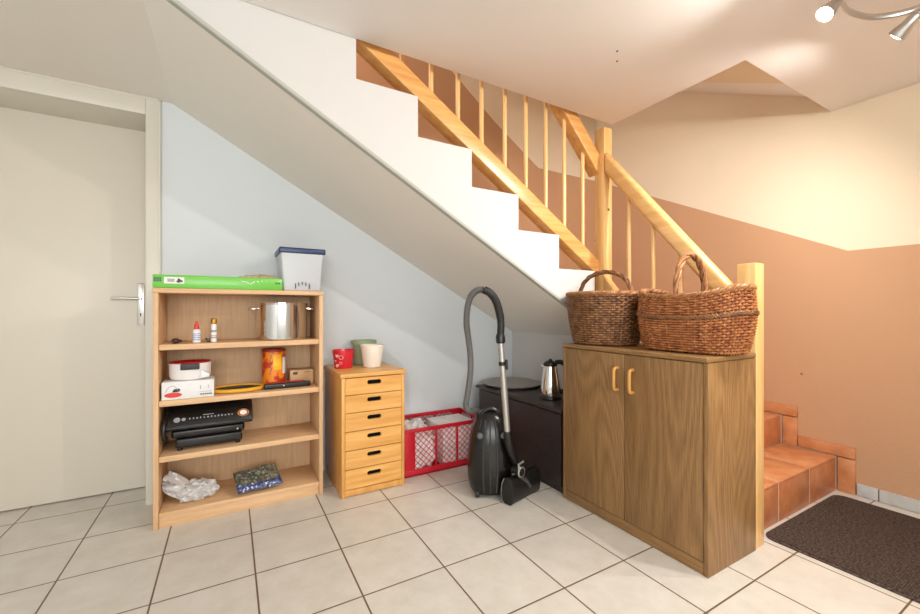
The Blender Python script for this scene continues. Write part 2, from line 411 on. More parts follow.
# ------------------------------------------------------------------ railing
rl = thing('stair_railing', 'varnished pine stair railing with round balusters, posts and rails', 'railing', (1.94, .88, 0))
def post(x, y, hs, z0, z1):
    MB().box(x-hs, x+hs, y-hs, y+hs, z0, z1).build('post', 'post', rl, bev=.004)
post(1.94, .878, .0365, 0, 1.197); post(1.968, 1.685, .036, .70, 2.092)
def rail_x(name, x0, z0, x1, z1, h, ya, yb, bev=.008):
    MB().prism([(x0, z0), (x1, z1), (x1, z1+h), (x0, z0+h)], ya, yb, 'Y').build(name, 'rail', rl, bev=bev, seg=3)
def nose(x): return 1.952-.643*(x-.729)
rail_x('bottom_rail', .30, nose(.30)+.022, 1.935, nose(1.935)+.022, .098, 1.685, 1.76, .004)
rail_x('handrail', 1.58, 2.205, 1.935, 1.815, .125, 1.685, 1.765, .006)
rail_x('handrail', .2, nose(.2)+.85, 1.58, 2.205, .125, 1.685, 1.765, .006)
def rail_y(name, ya, za, yb, zb, h, xa, xb, bev):
    MB().prism([(ya, za), (yb, zb), (yb, zb+h), (ya, za+h)], xa, xb, 'X').build(name, 'rail_y', rl, bev=bev, seg=4)
rail_y('handrail', .915, .935, 1.65, 1.818, .13, 1.925, 1.985, .022)
rail_y('bottom_rail', .915, .26, 1.65, 1.12, .085, 1.93, 1.98, .008)
for x in (.682, .828, .974, 1.112, 1.258, 1.399, 1.541, 1.682, 1.831):
    z1 = nose(x)+.86 if x < 1.58 else 2.22-1.0986*(x-1.58)
    MB().tube([(x, 1.722, nose(x)+.11), (x, 1.722, z1)], .0118, 14).build('baluster', 'post', rl)
for y in (1.05, 1.194, 1.345, 1.495):
    MB().tube([(1.955, y, .34+1.17*(y-.915)), (1.955, y, 1.0+1.177*(y-.915))], .0118, 14).build('baluster', 'post', rl)

# ------------------------------------------------------------------ bookshelf
bs = thing('bookshelf', 'open beech bookshelf with four compartments beside the door', 'bookshelf', (.07, 2.41, 0))
BX0, BX1, BY0, BY1 = -.301, .441, 2.266, 2.565
MB().box(BX0, BX0+.02, BY0, BY1, 0, 1.078).build('side_panel', 'beech', bs, bev=.0015)
MB().box(BX1-.02, BX1, BY0, BY1, 0, 1.078).build('side_panel', 'beech', bs, bev=.0015)
MB().box(BX0-.004, BX1+.003, BY0-.003, BY1, 1.078, 1.10).build('top_board', 'beech_h', bs, bev=.003)
for z in (.84, .581, .326): MB().box(BX0+.021, BX1-.021, BY0+.006, BY1-.012, z-.026, z).build('shelf', 'beech_h', bs, bev=.002)
MB().box(BX0+.021, BX1-.021, BY0+.004, BY1-.012, .05, .07).build('shelf', 'beech_h', bs, bev=.002)
MB().box(BX0+.021, BX1-.021, BY0+.01, BY0+.028, 0, .0495).build('plinth', 'beech_h', bs, bev=.001)
MB().box(BX0+.021, BX1-.021, BY1-.0115, BY1-.004, .05, 1.077).build('back_panel', 'beech_back', bs)

# things on top of the bookshelf
g = thing('green_carton', 'long flat bright green carton with a white label lying on the bookshelf top', 'carton', (-.03, 2.33, 1.10))
MB().box(-.305, .240, 2.282, 2.40, 1.1005, 1.163).build('carton', 'green', g, bev=.004)
MB().box(-.262, -.185, 2.2806, 2.2820, 1.122, 1.152).build('label', 'paper', g)
w = MB()
for x0, x1, z0, z1 in ((-.25, -.222, 1.131, 1.1335), (-.25, -.225, 1.136, 1.1385), (-.25, -.222, 1.141, 1.1435)): w.box(x0, x1, 2.2798, 2.2807, z0, z1, 0)
w.prism([(-.214, 1.128), (-.206, 1.126), (-.196, 1.131), (-.192, 1.128), (-.190, 1.136), (-.198, 1.14), (-.206, 1.147), (-.211, 1.145), (-.210, 1.138), (-.215, 1.135)], 2.2798, 2.2807, 'Y', 0)
w.build('label_print', 'ink', g)
w = MB(); 
for a in (-.300, -.290, -.280): w.box(a, a+.008, 2.2806, 2.2821, 1.142, 1.150).box(a, a+.008, 2.2806, 2.2821, 1.130, 1.138)
w.box(-.301, -.271, 2.2806, 2.2821, 1.139, 1.141)
w.build('corner_print', 'dkgreen', g)
w = MB()
for a in (.205, .214, .222): w.box(a, a+.006, 2.2806, 2.2821, 1.132, 1.142)
w.build('end_print', 'dkgreen', g)
w = MB()
for x0, z0, x1, z1 in ((.05, 1.143, .075, 1.138), (.075, 1.138, .09, 1.128), (.09, 1.128, .11, 1.143), (.12, 1.145, .13, 1.141), (.14, 1.148, .145, 1.141), (.16, 1.148, .166, 1.143)): w.tube([(x0, 2.2815, z0), (x1, 2.2815, z1)], .0022, 6)
w.build('white_strokes', 'paper', g)
w = MB()
n = 22; pr = []
vs = [[None]*7 for _ in range(n+1)]
for i in range(n+1):
    for j in range(7):
        x = .03+.20*i/n; y = 2.30+.085*j/6
        e = math.sin(PI*i/n)**.5*math.sin(PI*(j+.6)/7.2)**.4
        vs[i][j] = w.bm.verts.new((x, y, 1.164+e*(.012+.008*noise.noise((x*60, y*60, 0))+.010*i/n)))
for i in range(n):
    for j in range(6): w.face([vs[i][j], vs[i+1][j], vs[i+1][j+1], vs[i][j+1]])
ed = [vs[i][0] for i in range(n+1)]+[vs[n][j] for j in range(1, 7)]+[vs[i][6] for i in range(n-1, -1, -1)]+[vs[0][j] for j in range(5, 0, -1)]
lo = [w.bm.verts.new((v.co.x, v.co.y, 1.1635)) for v in ed]
for i in range(len(ed)): w.face([ed[i], lo[i], lo[(i+1) % len(ed)], ed[(i+1) % len(ed)]])
w.face(lo)
tag(w.build('folded_cloth', 'beige', org=(.13, 2.34, 1.163)), 'small beige folded cloth lying on the green carton', 'cloth')
b = thing('storage_bin', 'frosted grey plastic bin with navy lid on the bookshelf top', 'bin', (.345, 2.42, 1.10))
w = MB(); A = [(.247, 2.31), (.434, 2.31), (.434, 2.505), (.247, 2.505)]; B = [(.232, 2.298), (.452, 2.298), (.452, 2.53), (.232, 2.53)]
va = [w.bm.verts.new((x, y, 1.1005)) for x, y in A]; vb = [w.bm.verts.new((x, y, 1.311)) for x, y in B]
w.face(va); w.face(vb)
for i in range(4): w.face([va[i], va[(i+1) % 4], vb[(i+1) % 4], vb[i]])
w.build('container', 'bin', b, bev=.01, seg=3)
MB().box(.224, .460, 2.290, 2.538, 1.302, 1.332).build('lid', 'navy', b, bev=.007, seg=3)
w = MB()
for k, (dx, hh, dz) in enumerate(((-.036, .028, 0), (-.020, .018, .010), (-.002, .016, .014), (.016, .018, .010), (.034, .028, 0))):
    zc = 1.128+dz; x = .342+dx
    w.box(x-.002, x+.002, 2.3045-(zc-1.11)*.02-.003, 2.3085, zc-hh/2, zc+hh/2)
w.build('slot_marks', 'ink', b)

# first compartment
o = MB(); o.lathe([(.001, 0), (.010, .002), (.0155, .010), (.0155, .016), (.010, .023), (.001, .026)], (-.222, 2.315, .840), 16, 1.15, .9); o.lathe([(.001, .003), (.008, .006), (.009, .014), (.004, .019), (.001, .02)], (-.204, 2.312, .8402), 12)
tag(o.build('avocado_stone', 'seed', org=(-.22, 2.315, .84)), 'small dark brown pit lying at the shelf end', 'seed')
b = thing('squeeze_bottle', 'small white bottle with a red cap', 'bottle', (-.139, 2.325, .84))
MB().lathe([(.014, .0005), (.0175, .003), (.0175, .052), (.015, .062), (.009, .068)], (-.139, 2.325, .84), 24).build('bottle_body', 'white_pl', b)
MB().lathe([(.0105, .066), (.0115, .068), (.0095, .088), (.006, .094), (.0045, .104), (.001, .105)], (-.139, 2.325, .84), 20).build('cap', 'cap_red', b)
w = MB()
for zz in (.014, .024, .033, .042): w.lathe([(.0179, zz), (.0179, zz+.004)], (-.139, 2.325, .84), 24, cap=False)
w.build('label_print', 'blue_ink', b)
b = thing('spray_bottle', 'slim white spray bottle with a gold cap', 'bottle', (-.068, 2.33, .84))
MB().lathe([(.011, .0005), (.0125, .002), (.0125, .086), (.010, .090)], (-.068, 2.33, .84), 24).build('bottle_body', 'white_pl', b)
MB().lathe([(.010, .090), (.0135, .092), (.0135, .112), (.011, .118), (.001, .119)], (-.068, 2.33, .84), 20).build('cap', 'gold', b)
w = MB()
for zz, dz in ((.02, .006), (.03, .004), (.05, .010)): w.lathe([(.0128, zz), (.0128, zz+dz)], (-.068, 2.33, .84), 24, cap=False)
w.build('label_print', 'ink_grey', b)
w = MB().box(-.098, -.084, 2.335, 2.35, .8405, .858).lathe([(.001, 0), (.004, .001), (.004, .008), (.001, .010)], (-.100, 2.335, .852), 10)
tag(w.build('black_clip', 'black', org=(-.09, 2.34, .84), bev=.002), 'tiny black clip between two small bottles', 'clip')
p = thing('stock_pot', 'tall stainless steel pot with two side handles on the upper shelf', 'pot', (.252, 2.402, .84))
MB().lathe([(.117, .0005), (.126, .006), (.127, .02), (.127, .188), (.131, .193), (.131, .196), (.124, .196), (.122, .188), (.122, .02), (.001, .016)], (.252, 2.402, .84), 64).build('pot_body', 'chrome', p)
for sg in (-1, 1):
    hx = .252+sg*.126
    MB().tube(spline([(hx-sg*.004, 2.375, 1.008), (hx+sg*.018, 2.373, 1.006), (hx+sg*.033, 2.380, 1.005), (hx+sg*.036, 2.402, 1.005), (hx+sg*.033, 2.424, 1.005), (hx+sg*.018, 2.431, 1.006), (hx-sg*.004, 2.429, 1.008)], 5), .0062, 10).build('handle', 'chrome', p)

# second compartment
b = thing('appliance_box', 'white appliance box printed with a red picture on the second shelf', 'box', (-.168, 2.36, .581))
MB().box(-.272, -.066, 2.283, 2.425, .5815, .664).build('carton', 'card', b, bev=.0015)
w = MB(); w.lathe([(.034, 0), (.034, .0008)], (-.228, 2.2828, .603), 32, 1, .34, X=Matrix(((1, 0, 0, 0), (0, 0, -1, 0), (0, 1, 0, 0), (0, 0, 0, 1)))); w.build('red_picture', 'red_ink', b)
w = MB(); w.tube([(-.256+.003*i, 2.2828, .618+.028*math.sin(PI*i/16)**.7) for i in range(17)], .0012, 5); w.build('grey_picture', 'ink_grey', b)
MB().prism([(-.232, .616), (-.205, .616), (-.200, .626), (-.205, .632), (-.226, .630)], 2.2822, 2.2831, 'Y').build('dark_picture', 'ink', b)
w = MB()
for k in range(6): w.box(-.121+k*.008, -.1155+k*.008, 2.2822, 2.2831, .594, .6005)
w.build('print', 'ink', b)
w = MB().box(-.126, -.074, 2.2822, 2.2831, .608, .6095).box(-.122, -.119, 2.2822, 2.2831, .622, .64).box(-.09, -.088, 2.2822, 2.2831, .625, .64); w.build('fine_print', 'ink_grey', b)
k = thing('round_container', 'round white appliance with red top standing on the white printed box', 'appliance', (-.166, 2.355, .664))
MB().lathe([(.070, .0005), (.080, .006), (.085, .02), (.086, .072), (.088, .078), (.084, .080), (.080, .074)], (-.166, 2.355, .664), 48, 1, .78, cap=True).build('shell', 'white_pl', k)
MB().lathe([(.001, .078), (.066, .079), (.083, .086), (.085, .0865), (.083, .080), (.001, .0745)], (-.166, 2.355, .664), 48, 1, .78, cap=False).build('top', 'red_pl', k)
MB().box(-.201, -.125, 2.281, 2.296, .716, .744).build('front_panel', 'ink', k, bev=.003)
w = MB().prism([(-.125, .672), (-.085, .676), (-.083, .690), (-.118, .714)], 2.287, 2.31, 'Y'); w.build('spout', 'white_pl', k, bev=.004)
c = thing('orange_tin', 'tall orange and yellow printed tin behind the fly swatter', 'tin', (.212, 2.448, .581))
MB().lathe([(.058, .0005), (.060, .003), (.060, .19), (.058, .192)], (.212, 2.448, .581), 40).build('tin_body', 'tin_orange', c)
MB().lathe([(.061, .19), (.0615, .2), (.056, .205), (.001, .204)], (.212, 2.448, .581), 40).build('lid', 'tin_red', c)
def arc_panel(mb, c, r, a0, a1, z0, z1, mi=0, n=10):
    A = []; B = []
    for i in range(n+1):
        a = a0+(a1-a0)*i/n
        A.append(mb.bm.verts.new((c[0]+r*math.cos(a), c[1]+r*math.sin(a), z0))); B.append(mb.bm.verts.new((c[0]+r*math.cos(a), c[1]+r*math.sin(a), z1)))
    for i in range(n): mb.face([A[i], A[i+1], B[i+1], B[i]], mi)
w = MB(); arc_panel(w, (.212, 2.448), .0604, -1.7, -.95, .675, .755); w.build('yellow_print', 'tin_yellow', c)
w = MB(); arc_panel(w, (.212, 2.448), .0604, -.85, -.35, .65, .74); w.build('white_print', 'card', c)
w = MB()
for i in range(9): arc_panel(w, (.212, 2.448), .0608, -2.0+.05*(i % 3), -1.93+.05*(i % 3), .65+.012*i, .657+.012*i, 0, 3)
w.build('lettering', 'ink', c)
b = thing('kraft_box', 'small brown cardboard box with a dark label at the right shelf end', 'box', (.355, 2.44, .581))
MB().box(.292, .415, 2.405, 2.50, .5815, .662).build('carton', 'kraft', b, bev=.001)
MB().box(.306, .33, 2.4042, 2.4051, .638, .652).build('label_print', 'ink', b)
MB().box(.365, .372, 2.4042, 2.4051, .648, .651).box(.375, .395, 2.4042, 2.4051, .648, .651).build('lettering', 'ink', b)
s = thing('fly_swatter', 'yellow racket-shaped fly swatter with black handle lying on the second shelf', 'fly swatter', (.15, 2.36, .581))
el = [(.038+.118*math.cos(a), 2.385+.078*math.sin(a), .593) for a in [2*PI*i/48 for i in range(48)]]
MB().tube(el, .0095, 10, closed=True).build('hoop', 'yellow', s)
w = MB()
for i in range(-9, 10):
    x = .038+i*.012; h = .078*math.sqrt(max(0, 1-(i*.012/.118)**2))
    w.tube([(x, 2.385-h, .594), (x, 2.385+h, .594)], .0012, 4)
for i in range(-6, 7):
    y = 2.385+i*.012; h = .118*math.sqrt(max(0, 1-(i*.012/.078)**2))
    w.tube([(.038-h, y, .595), (.038+h, y, .595)], .0012, 4)
w.build('grid', 'mesh', s)
MB().prism([(-.04, 2.40), (.06, 2.43), (.10, 2.41), (.03, 2.36), (-.02, 2.36)], .597, .601, 'Z').build('dark_guard', 'mesh', s, bev=.001)
MB().box(.155, .385, 2.322, 2.350, .5825, .610).build('handle', 'black', s, bev=.006, seg=3)
MB().box(.165, .36, 2.351, 2.371, .5825, .613).build('red_grip', 'red_pl', s, bev=.006, seg=3)
MB().lathe([(.0035, 0), (.003, .0015)], (.25, 2.3222, .597), 12, X=align((0, -1, 0))).build('button', 'white_pl', s)

# third compartment: contact grill
g = thing('contact_grill', 'black contact grill with a row of silver symbols on its front', 'grill', (-.09, 2.42, .326))
X = Matrix.Translation((-.080, 2.30, .343)) @ Matrix.Diagonal((1.06, 1, 1, 1))
MB().box(-.135, .128, .02, .20, -.004, .042, X=X).build('base', 'black', g, bev=.010, seg=3)
MB().box(-.150, .138, .012, .21, .046, .085, X=X).build('lower_plate', 'black_gloss', g, bev=.012, seg=3)
MB().prism([(.0, .088), (.215, .088), (.215, .175), (.10, .185), (.035, .165), (-.012, .10)], -.172, .172, 'X', X=X).build('lid', 'black', g, bev=.010, seg=3)
XF = X @ Matrix.Translation((0, .012, .132)) @ Matrix.Rotation(math.radians(-35), 4, 'X')
MB().box(-.165, .166, -.008, .003, -.034, .034, X=XF).build('control_panel', 'black_gloss', g, bev=.003)
AL = XF @ align((0, -1, 0))
w = MB()
for x, rr in ((-.128, .0125), (-.103, .008)): w.lathe([(rr, 0), (rr, .001)], (0, 0, 0), 18, X=XF @ Matrix.Translation((x, -.0082, 0)) @ align((0, -1, 0)))
random.seed(3)
for i in range(13):
    x = -.083+i*.0138
    w.box(x, x+.0045+.003*random.random(), -.0088, -.0078, -.003, .003+.003*random.random(), X=XF)
w.box(-.03, .012, -.0088, -.0078, .012, .0155, X=XF)
w.build('symbols', 'ink_grey', g)
for nm, m_, r_, d_ in (('emblem_ring', 'yellow', .0215, .001), ('emblem_ring', 'ink', .0195, .0014), ('emblem_ring', 'red_ink', .0165, .0018), ('emblem', 'white_pl', .0135, .0022)):
    MB().lathe([(r_, 0), (r_, d_)], (0, 0, 0), 28, 1.1, .9, X=XF @ Matrix.Translation((.132, -.0082, .003)) @ align((0, -1, 0)) @ Matrix.Rotation(0, 4, 'Z')).build(nm, m_, g)
MB().tube([X @ Vector(q) for q in spline([(-.166, .03, .15), (-.173, -.01, .12), (-.173, -.012, .06), (-.166, .02, .05)], 5)], .009, 10).build('side_handle', 'black', g)
MB().lathe([(.004, 0), (.004, .002)], (0, 0, 0), 12, X=X @ Matrix.Translation((.108, .0118, .06)) @ align((0, -1, 0))).build('screw', 'steel', g)
for x in (-.12, .11):
    for y in (.04, .18): MB().lathe([(.010, -.0135+.004*(x > 0)*0), (.010, .0)], (0, 0, 0), 12, X=X @ Matrix.Translation((x, y, -.003))).build('foot', 'black_matt', g)

# lowest compartment
def blob(w, c, rx, ry, rz, seed, amp, lvl=4, crease=9, fine=1.0):
    r = bmesh.ops.create_icosphere(w.bm, subdivisions=lvl, radius=1)
    for v in r['verts']:
        n_ = v.co.normalized(); q = n_*crease*.25+Vector((seed, seed*2, 0))
        f = 1+amp*(abs(noise.noise(q*2.3))*1.6-.35+fine*(.5*noise.noise(q*5)-.25*abs(noise.noise(q*9))))
        v.co = Vector((n_.x*rx*f, n_.y*ry*f, max(n_.z*rz*f, -rz*.80)))+Vector(c)
b = MB(); blob(b, (-.140, 2.375, .108), .082, .062, .045, 4.2, .34, 4, 7, .25)
for i, (dx, dz, dy) in enumerate(((-.115, .105, .0), (-.095, .120, .01), (-.125, .08, -.01), (-.105, .05, .015))):
    c0 = Vector((-.165, 2.375+dy, .10)); tip = Vector((-.165+dx, 2.375+dy*2.5, .085+dz))
    vs_ = []
    n1 = 7
    for j in range(n1+1):
        t = j/n1; p = c0.lerp(tip, t); wd = .045*(1-.45*t)
        row = [b.bm.verts.new(p+Vector((.35*wd*a_*1.2, .02*math.sin(a_*5+i+t*4), wd*a_*.55))) for a_ in (-1, -.5, 0, .5, 1)]
        for v in row: v.co.x = max(v.co.x, BX0+.024); v.co.z = max(v.co.z, .072)
        vs_.append(row)
    for j in range(n1):
        for q in range(4): b.face([vs_[j][q], vs_[j+1][q], vs_[j+1][q+1], vs_[j][q+1]])
tag(b.build('plastic_bag', 'bag', org=(-.15, 2.375, .07)), 'crumpled white plastic bag on the lowest shelf', 'bag')
b = MB(); 
XB = Matrix.Translation((.128, 2.345, .123)) @ Matrix.Rotation(math.radians(10), 4, 'Z') @ Matrix.Rotation(math.radians(24), 4, 'X')
n1, n2 = 20, 16
for sg in (1, -1):
    G = []
    for i in range(n1+1):
        row = []
        for j in range(n2+1):
            u, v = i/n1*2-1, j/n2*2-1
            th = .025*(max(0, 1-abs(u)**3)**.5)*(max(0, 1-abs(v)**3)**.5)
            p = Vector((u*.105, v*.076*(1+.05*math.sin(u*3)), sg*(th+.004*noise.noise((u*3, v*3, sg*2))*(th > .005))))
            row.append(b.bm.verts.new(XB @ p))
        G.append(row)
    for i in range(n1):
        for j in range(n2): b.face([G[i][j], G[i+1][j], G[i+1][j+1], G[i][j+1]])
tag(b.build('printed_sack', 'sack', org=(.128, 2.375, .07), doubles=True), 'plastic sack printed in dark green and blue on the lowest shelf', 'sack')

# ------------------------------------------------------------------ pine drawer unit
d = thing('drawer_unit', 'narrow pine chest of six drawers with slot grips', 'chest of drawers', (.69, 2.34, 0))
DX0, DX1, DY0, DY1 = .512, .866, 2.148, 2.56
MB().box(DX0, DX0+.018, DY0, DY1, 0, .638).box(DX1-.018, DX1, DY0, DY1, 0, .638).box(DX0+.018, DX1-.018, DY0+.004, DY1, 0.004, .036).box(DX0+.018, DX1-.018, DY1-.012, DY1, .036, .638).build('carcass', 'pine_v', d, bev=.0015)
MB().box(DX0-.008, DX1+.008, DY0-.008, DY1+.005, .638, .66).build('top', 'pine_h', d, bev=.004, seg=3)
zb = [.635, .543, .447, .348, .247, .146, .040]
def slot_front(z0, z1, x0, x1, y, cx, cz, hw, hh):
    w = MB(); bm = w.bm
    O = [bm.verts.new(p) for p in ((x0, y, z0), (x1, y, z0), (x1, y, z1), (x0, y, z1))]
    I = []
    for k in range(10): a = -PI/2+PI*k/9; I.append(bm.verts.new((cx+hw-hh+hh*math.cos(a), y, cz+hh*math.sin(a))))
    for k in range(10): a = PI/2+PI*k/9; I.append(bm.verts.new((cx-hw+hh+hh*math.cos(a), y, cz+hh*math.sin(a))))
    E = [bm.edges.new((O[i], O[(i+1) % 4])) for i in range(4)]+[bm.edges.new((I[i], I[(i+1) % 20])) for i in range(20)]
    bmesh.ops.triangle_fill(bm, use_beauty=True, edges=E)
    r = bmesh.ops.extrude_face_region(bm, geom=list(bm.faces))
    for v in [q for q in r['geom'] if isinstance(q, bmesh.types.BMVert)]: v.co.y += .016
    return w
for a, b_ in zip(zb, zb[1:]):
    o = slot_front(b_+.002, a-.002, DX0+.0195, DX1-.0195, DY0+.002, .690, (a+b_)/2+.016, .040, .0120).build('drawer', 'pine_h', d)
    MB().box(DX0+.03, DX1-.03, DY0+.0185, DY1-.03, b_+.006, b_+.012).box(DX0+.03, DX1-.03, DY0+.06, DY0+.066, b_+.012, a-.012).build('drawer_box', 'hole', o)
def pot(name, c, prof, m, label, seg=40):
    return tag(MB().lathe(prof, c, seg).build(name, m, org=c), label, 'plant pot')
c = (.578, 2.385, .6605)
pr = thing('plant_pot', 'small red plant pot with printed hearts on the pine drawers', 'plant pot', c)
MB().lathe([(.049, 0), (.050, .002), (.063, .106), (.060, .106), (.047, .006), (.001, .006)], c, 40).build('pot_body', 'pot_red', pr)
def heart(w, cx_, cz_, s, ang0):
    pts = []
    for k in range(20):
        t = 2*PI*k/20; hx = 16*math.sin(t)**3; hz = 13*math.cos(t)-5*math.cos(2*t)-2*math.cos(3*t)-math.cos(4*t)
        pts.append((hx/17*s, hz/17*s))
    vs_ = []
    for x, z in pts:
        zz = cz_+z; r = .0503+.013*(zz-.002)/.104+.0006; a = ang0+x/r
        vs_.append(w.bm.verts.new((c[0]+r*math.cos(a), c[1]+r*math.sin(a), c[2]+zz)))
    w.face(vs_)
w = MB(); aa = -PI/2-.35
for x, z, s in ((-.028, .075, .012), (-.042, .045, .008), (-.03, .020, .012), (-.038, .013, .007)): heart(w, 0, z, s, aa+x/.055)
for x, z, rr in ((-.006, .066, .011), (-.008, .034, .007)):
    ring = []
    for k in range(24):
        t = 2*PI*k/24; zz = z+rr*math.sin(t); r = .0503+.013*(zz-.002)/.104+.0004; a = aa+(x+rr*math.cos(t))/.055
        ring.append((c[0]+r*math.cos(a), c[1]+r*math.sin(a), c[2]+zz))
    w.tube(ring, .0011, 5, closed=True)
w.build('hearts', 'pot_pink', pr)
pot('plant_pot', (.738, 2.345, .6605), [(.048, 0), (.051, .002), (.068, .128), (.066, .131), (.063, .128), (.046, .006), (.001, .006)], 'pot_white', 'cream white empty plant pot in front of the green one')
pot('plant_pot', (.735, 2.505, .6605), [(.056, 0), (.058, .002), (.068, .125), (.079, .127), (.080, .148), (.075, .148), (.064, .12), (.054, .006), (.001, .006)], 'pot_green', 'sage green plant pot behind the cream white one')

# ------------------------------------------------------------------ red crate
cr = thing('folding_crate', 'red lattice plastic crate on the floor under the stairs', 'crate', (1.18, 2.385, 0))
CX0, CX1, CY0, CY1, CH = .897, 1.462, 2.222, 2.552, .286
MB().box(CX0, CX1, CY0, CY1, .002, .012).build('bottom', 'crate', cr, bev=.002)
def lattice(w, P, u0, u1, v0, v1, sp, r):
    # diagonal bars clipped to the rectangle; P maps (u, v) to 3D
    k = 0
    for sgn in (1, -1):
        cmin, cmax = (u0-v1, u1-v0) if sgn == 1 else (u0+v0, u1+v1)
        cc = cmin+sp*.5
        while cc < cmax:
            pts = []
            for u in (u0, u1):
                v = (u-cc)*sgn
                if v0 <= v <= v1: pts.append((u, v))
            for v in (v0, v1):
                u = cc+sgn*v
                if u0 < u < u1: pts.append((u, v))
            if len(pts) >= 2 and (Vector(pts[0])-Vector(pts[1])).length > .004:
                w.tube([P(*pts[0]), P(*pts[1])], r, 4)
            cc += sp
def side(axis, c, t, u0, u1, ribs):
    w = MB(); l = MB()
    def B(a, b, z0, z1, e=0):
        if axis == 'Y': w.box(a, b, c-e, c+t+e, z0, z1)
        else: w.box(c-e, c+t+e, a, b, z0, z1)
    B(u0, u1, CH-.022, CH, .003); B(u0, u1, .004, .042)
    B(u0, u0+.068 if axis == 'Y' else u0+.02, .042, CH-.022); B(u1-.068 if axis == 'Y' else u1-.02, u1, .042, CH-.022)
    for r in ribs: B(r-.006, r+.006, .042, CH-.022, .0)
    P = (lambda u, v: (u, c+t/2, v)) if axis == 'Y' else (lambda u, v: (c+t/2, u, v))
    e = [u0+(.068 if axis == 'Y' else .02)]+list(ribs)+[u1-(.068 if axis == 'Y' else .02)]
    for a, b in zip(e, e[1:]): lattice(l, P, a, b, .042, CH-.022, .037, .0022)
    o = w.build('side_wall', 'crate', cr, bev=.0015); l.build('lattice', 'crate', o)
side('Y', CY0, .008, CX0, CX1, (1.105, 1.255)); side('Y', CY1-.008, .008, CX0, CX1, (1.105, 1.255))
side('X', CX0, .008, CY0+.0085, CY1-.0085, (2.387,)); side('X', CX1-.008, .008, CY0+.0085, CY1-.0085, (2.387,))
def clampblob(name, c, rx, ry, rz, seed, amp, m, label, cat):
    w = MB(); blob(w, c, rx, ry, rz, seed, amp)
    for v in w.bm.verts:
        v.co.x = min(max(v.co.x, CX0+.015), CX1-.015); v.co.y = min(max(v.co.y, CY0+.015), CY1-.015); v.co.z = max(v.co.z, .0135)
    return tag(w.build(name, m, org=(c[0], c[1], .013)), label, cat)
clampblob('paper_bundle', (1.02, 2.385, .125), .13, .175, .16, 1.3, .22, 'contents', 'crumpled white paper bundle at the left inside the red crate', 'paper')
w = MB().box(1.165, 1.425, 2.242, 2.50, .0135, .262); w.build
tag(w.build('paper_stack', 'contents', org=(1.29, 2.37, .0135), bev=.01, seg=3), 'flat-topped stack of white papers at the right inside the red crate', 'paper')

# ------------------------------------------------------------------ vacuum cleaner
v = thing('vacuum_cleaner', 'black canister vacuum cleaner stood upright with its grey hose and tube', 'vacuum cleaner', (1.245, 1.835, 0))
VC = (1.245, 1.842, 0)
RV = Matrix.Rotation(math.radians(-28), 4, 'Z')
MB().lathe([(.075, .012), (.098, .018), (.112, .04), (.121, .09), (.124, .16), (.121, .23), (.112, .30), (.097, .36), (.078, .41), (.055, .44), (.03, .452), (.001, .455)], VC, 40, 1.0, .92, X=RV, n=2.5).build('body', 'black_gloss', v)
w = MB()
for a in (-2.25, -1.95, -1.65, -1.35):
    pts = []
    for rr, zz in ((.112, .04), (.121, .09), (.124, .16), (.121, .23), (.112, .30), (.097, .36), (.078, .41)):
        p = RV @ Vector(((rr+.0005)*math.cos(a)*1.0, (rr+.0005)*math.sin(a)*.95, zz)); pts.append(p+Vector(VC))
    w.tube(spline(pts, 3), .004, 6)
w.build('ridge', 'dark_grey', v)
w = MB(); pts = []
for k in range(9):
    t = k/8; p = RV @ Vector((-.055+.11*t, -.03, .412+.052*math.sin(PI*t)**.6)); pts.append(p+Vector(VC))
w.tube(spline(pts, 3), .010, 10); w.build('carry_handle', 'black', v)
for dx in (-.062, .062):
    p = RV @ Vector((dx, -.095, .335)); q = align(RV @ Vector((0, -1, .25)))
    MB().lathe([(.018, -.02), (.018, .008), (.014, .013), (.001, .014)], p+Vector(VC), 20, X=q).build('foot_button', 'dark_grey', v)
for dx, dy in ((-.075, -.07), (.075, -.07), (.0, .08)):
    p = RV @ Vector((dx, dy, .0)); 
    MB().lathe([(.010, -.012), (.0215, -.010), (.0215, .010), (.010, .012)], p+Vector(VC)+Vector((0, 0, .022)), 20, X=align(RV @ Vector((1, 0, 0)))).build('castor', 'black_matt', v)
# suction tube, handle and hose
WB, WT = Vector((1.252, 1.690, .36)), Vector((1.218, 1.705, .862))
MB().tube([WB, WB.lerp(WT, .45), WB.lerp(WT, .95)], [.0165, .0165, .0155], 18).build('suction_tube', 'alu', v)
tb = MB().tube([WB.lerp(WT, .70), WB.lerp(WT, .72), WB.lerp(WT, .74)], [.0185, .0195, .0185], 16); tb.tube([WB.lerp(WT, .72)+Vector((.014, -.014, .02)), WB.lerp(WT, .72)+Vector((.016, -.015, -.03))], .008, 8); tb.build('tube_catch', 'black', v)
MB().tube([WB.lerp(WT, .93), WB.lerp(WT, .94), WT, WT+Vector((0, 0, .012))], [.020, .024, .024, .020], 18).build('collar', 'black', v)
hp_ = spline([tuple(WT), (1.222, 1.705, .925), (1.212, 1.705, .985), (1.190, 1.705, 1.045), (1.158, 1.71, 1.085), (1.128, 1.725, 1.103)], 5)
MB().tube(hp_, [.019]*8+[.0205]*(len(hp_)-8), 16).build('tube_handle', 'black_matt', v)
hs = spline([(1.128, 1.725, 1.103), (1.105, 1.75, 1.100), (1.088, 1.785, 1.070), (1.088, 1.82, 1.01), (1.100, 1.85, .93), (1.121, 1.87, .863), (1.148, 1.89, .755), (1.154, 1.90, .645), (1.148, 1.915, .545), (1.142, 1.925, .47), (1.165, 1.93, .435), (1.205, 1.92, .428), (1.232, 1.895, .415)], 14)
MB().tube(hs, [.0165+.0016*(1 if i % 2 else -1) for i in range(len(hs))], 12).build('hose', 'hose', v, angle=80)
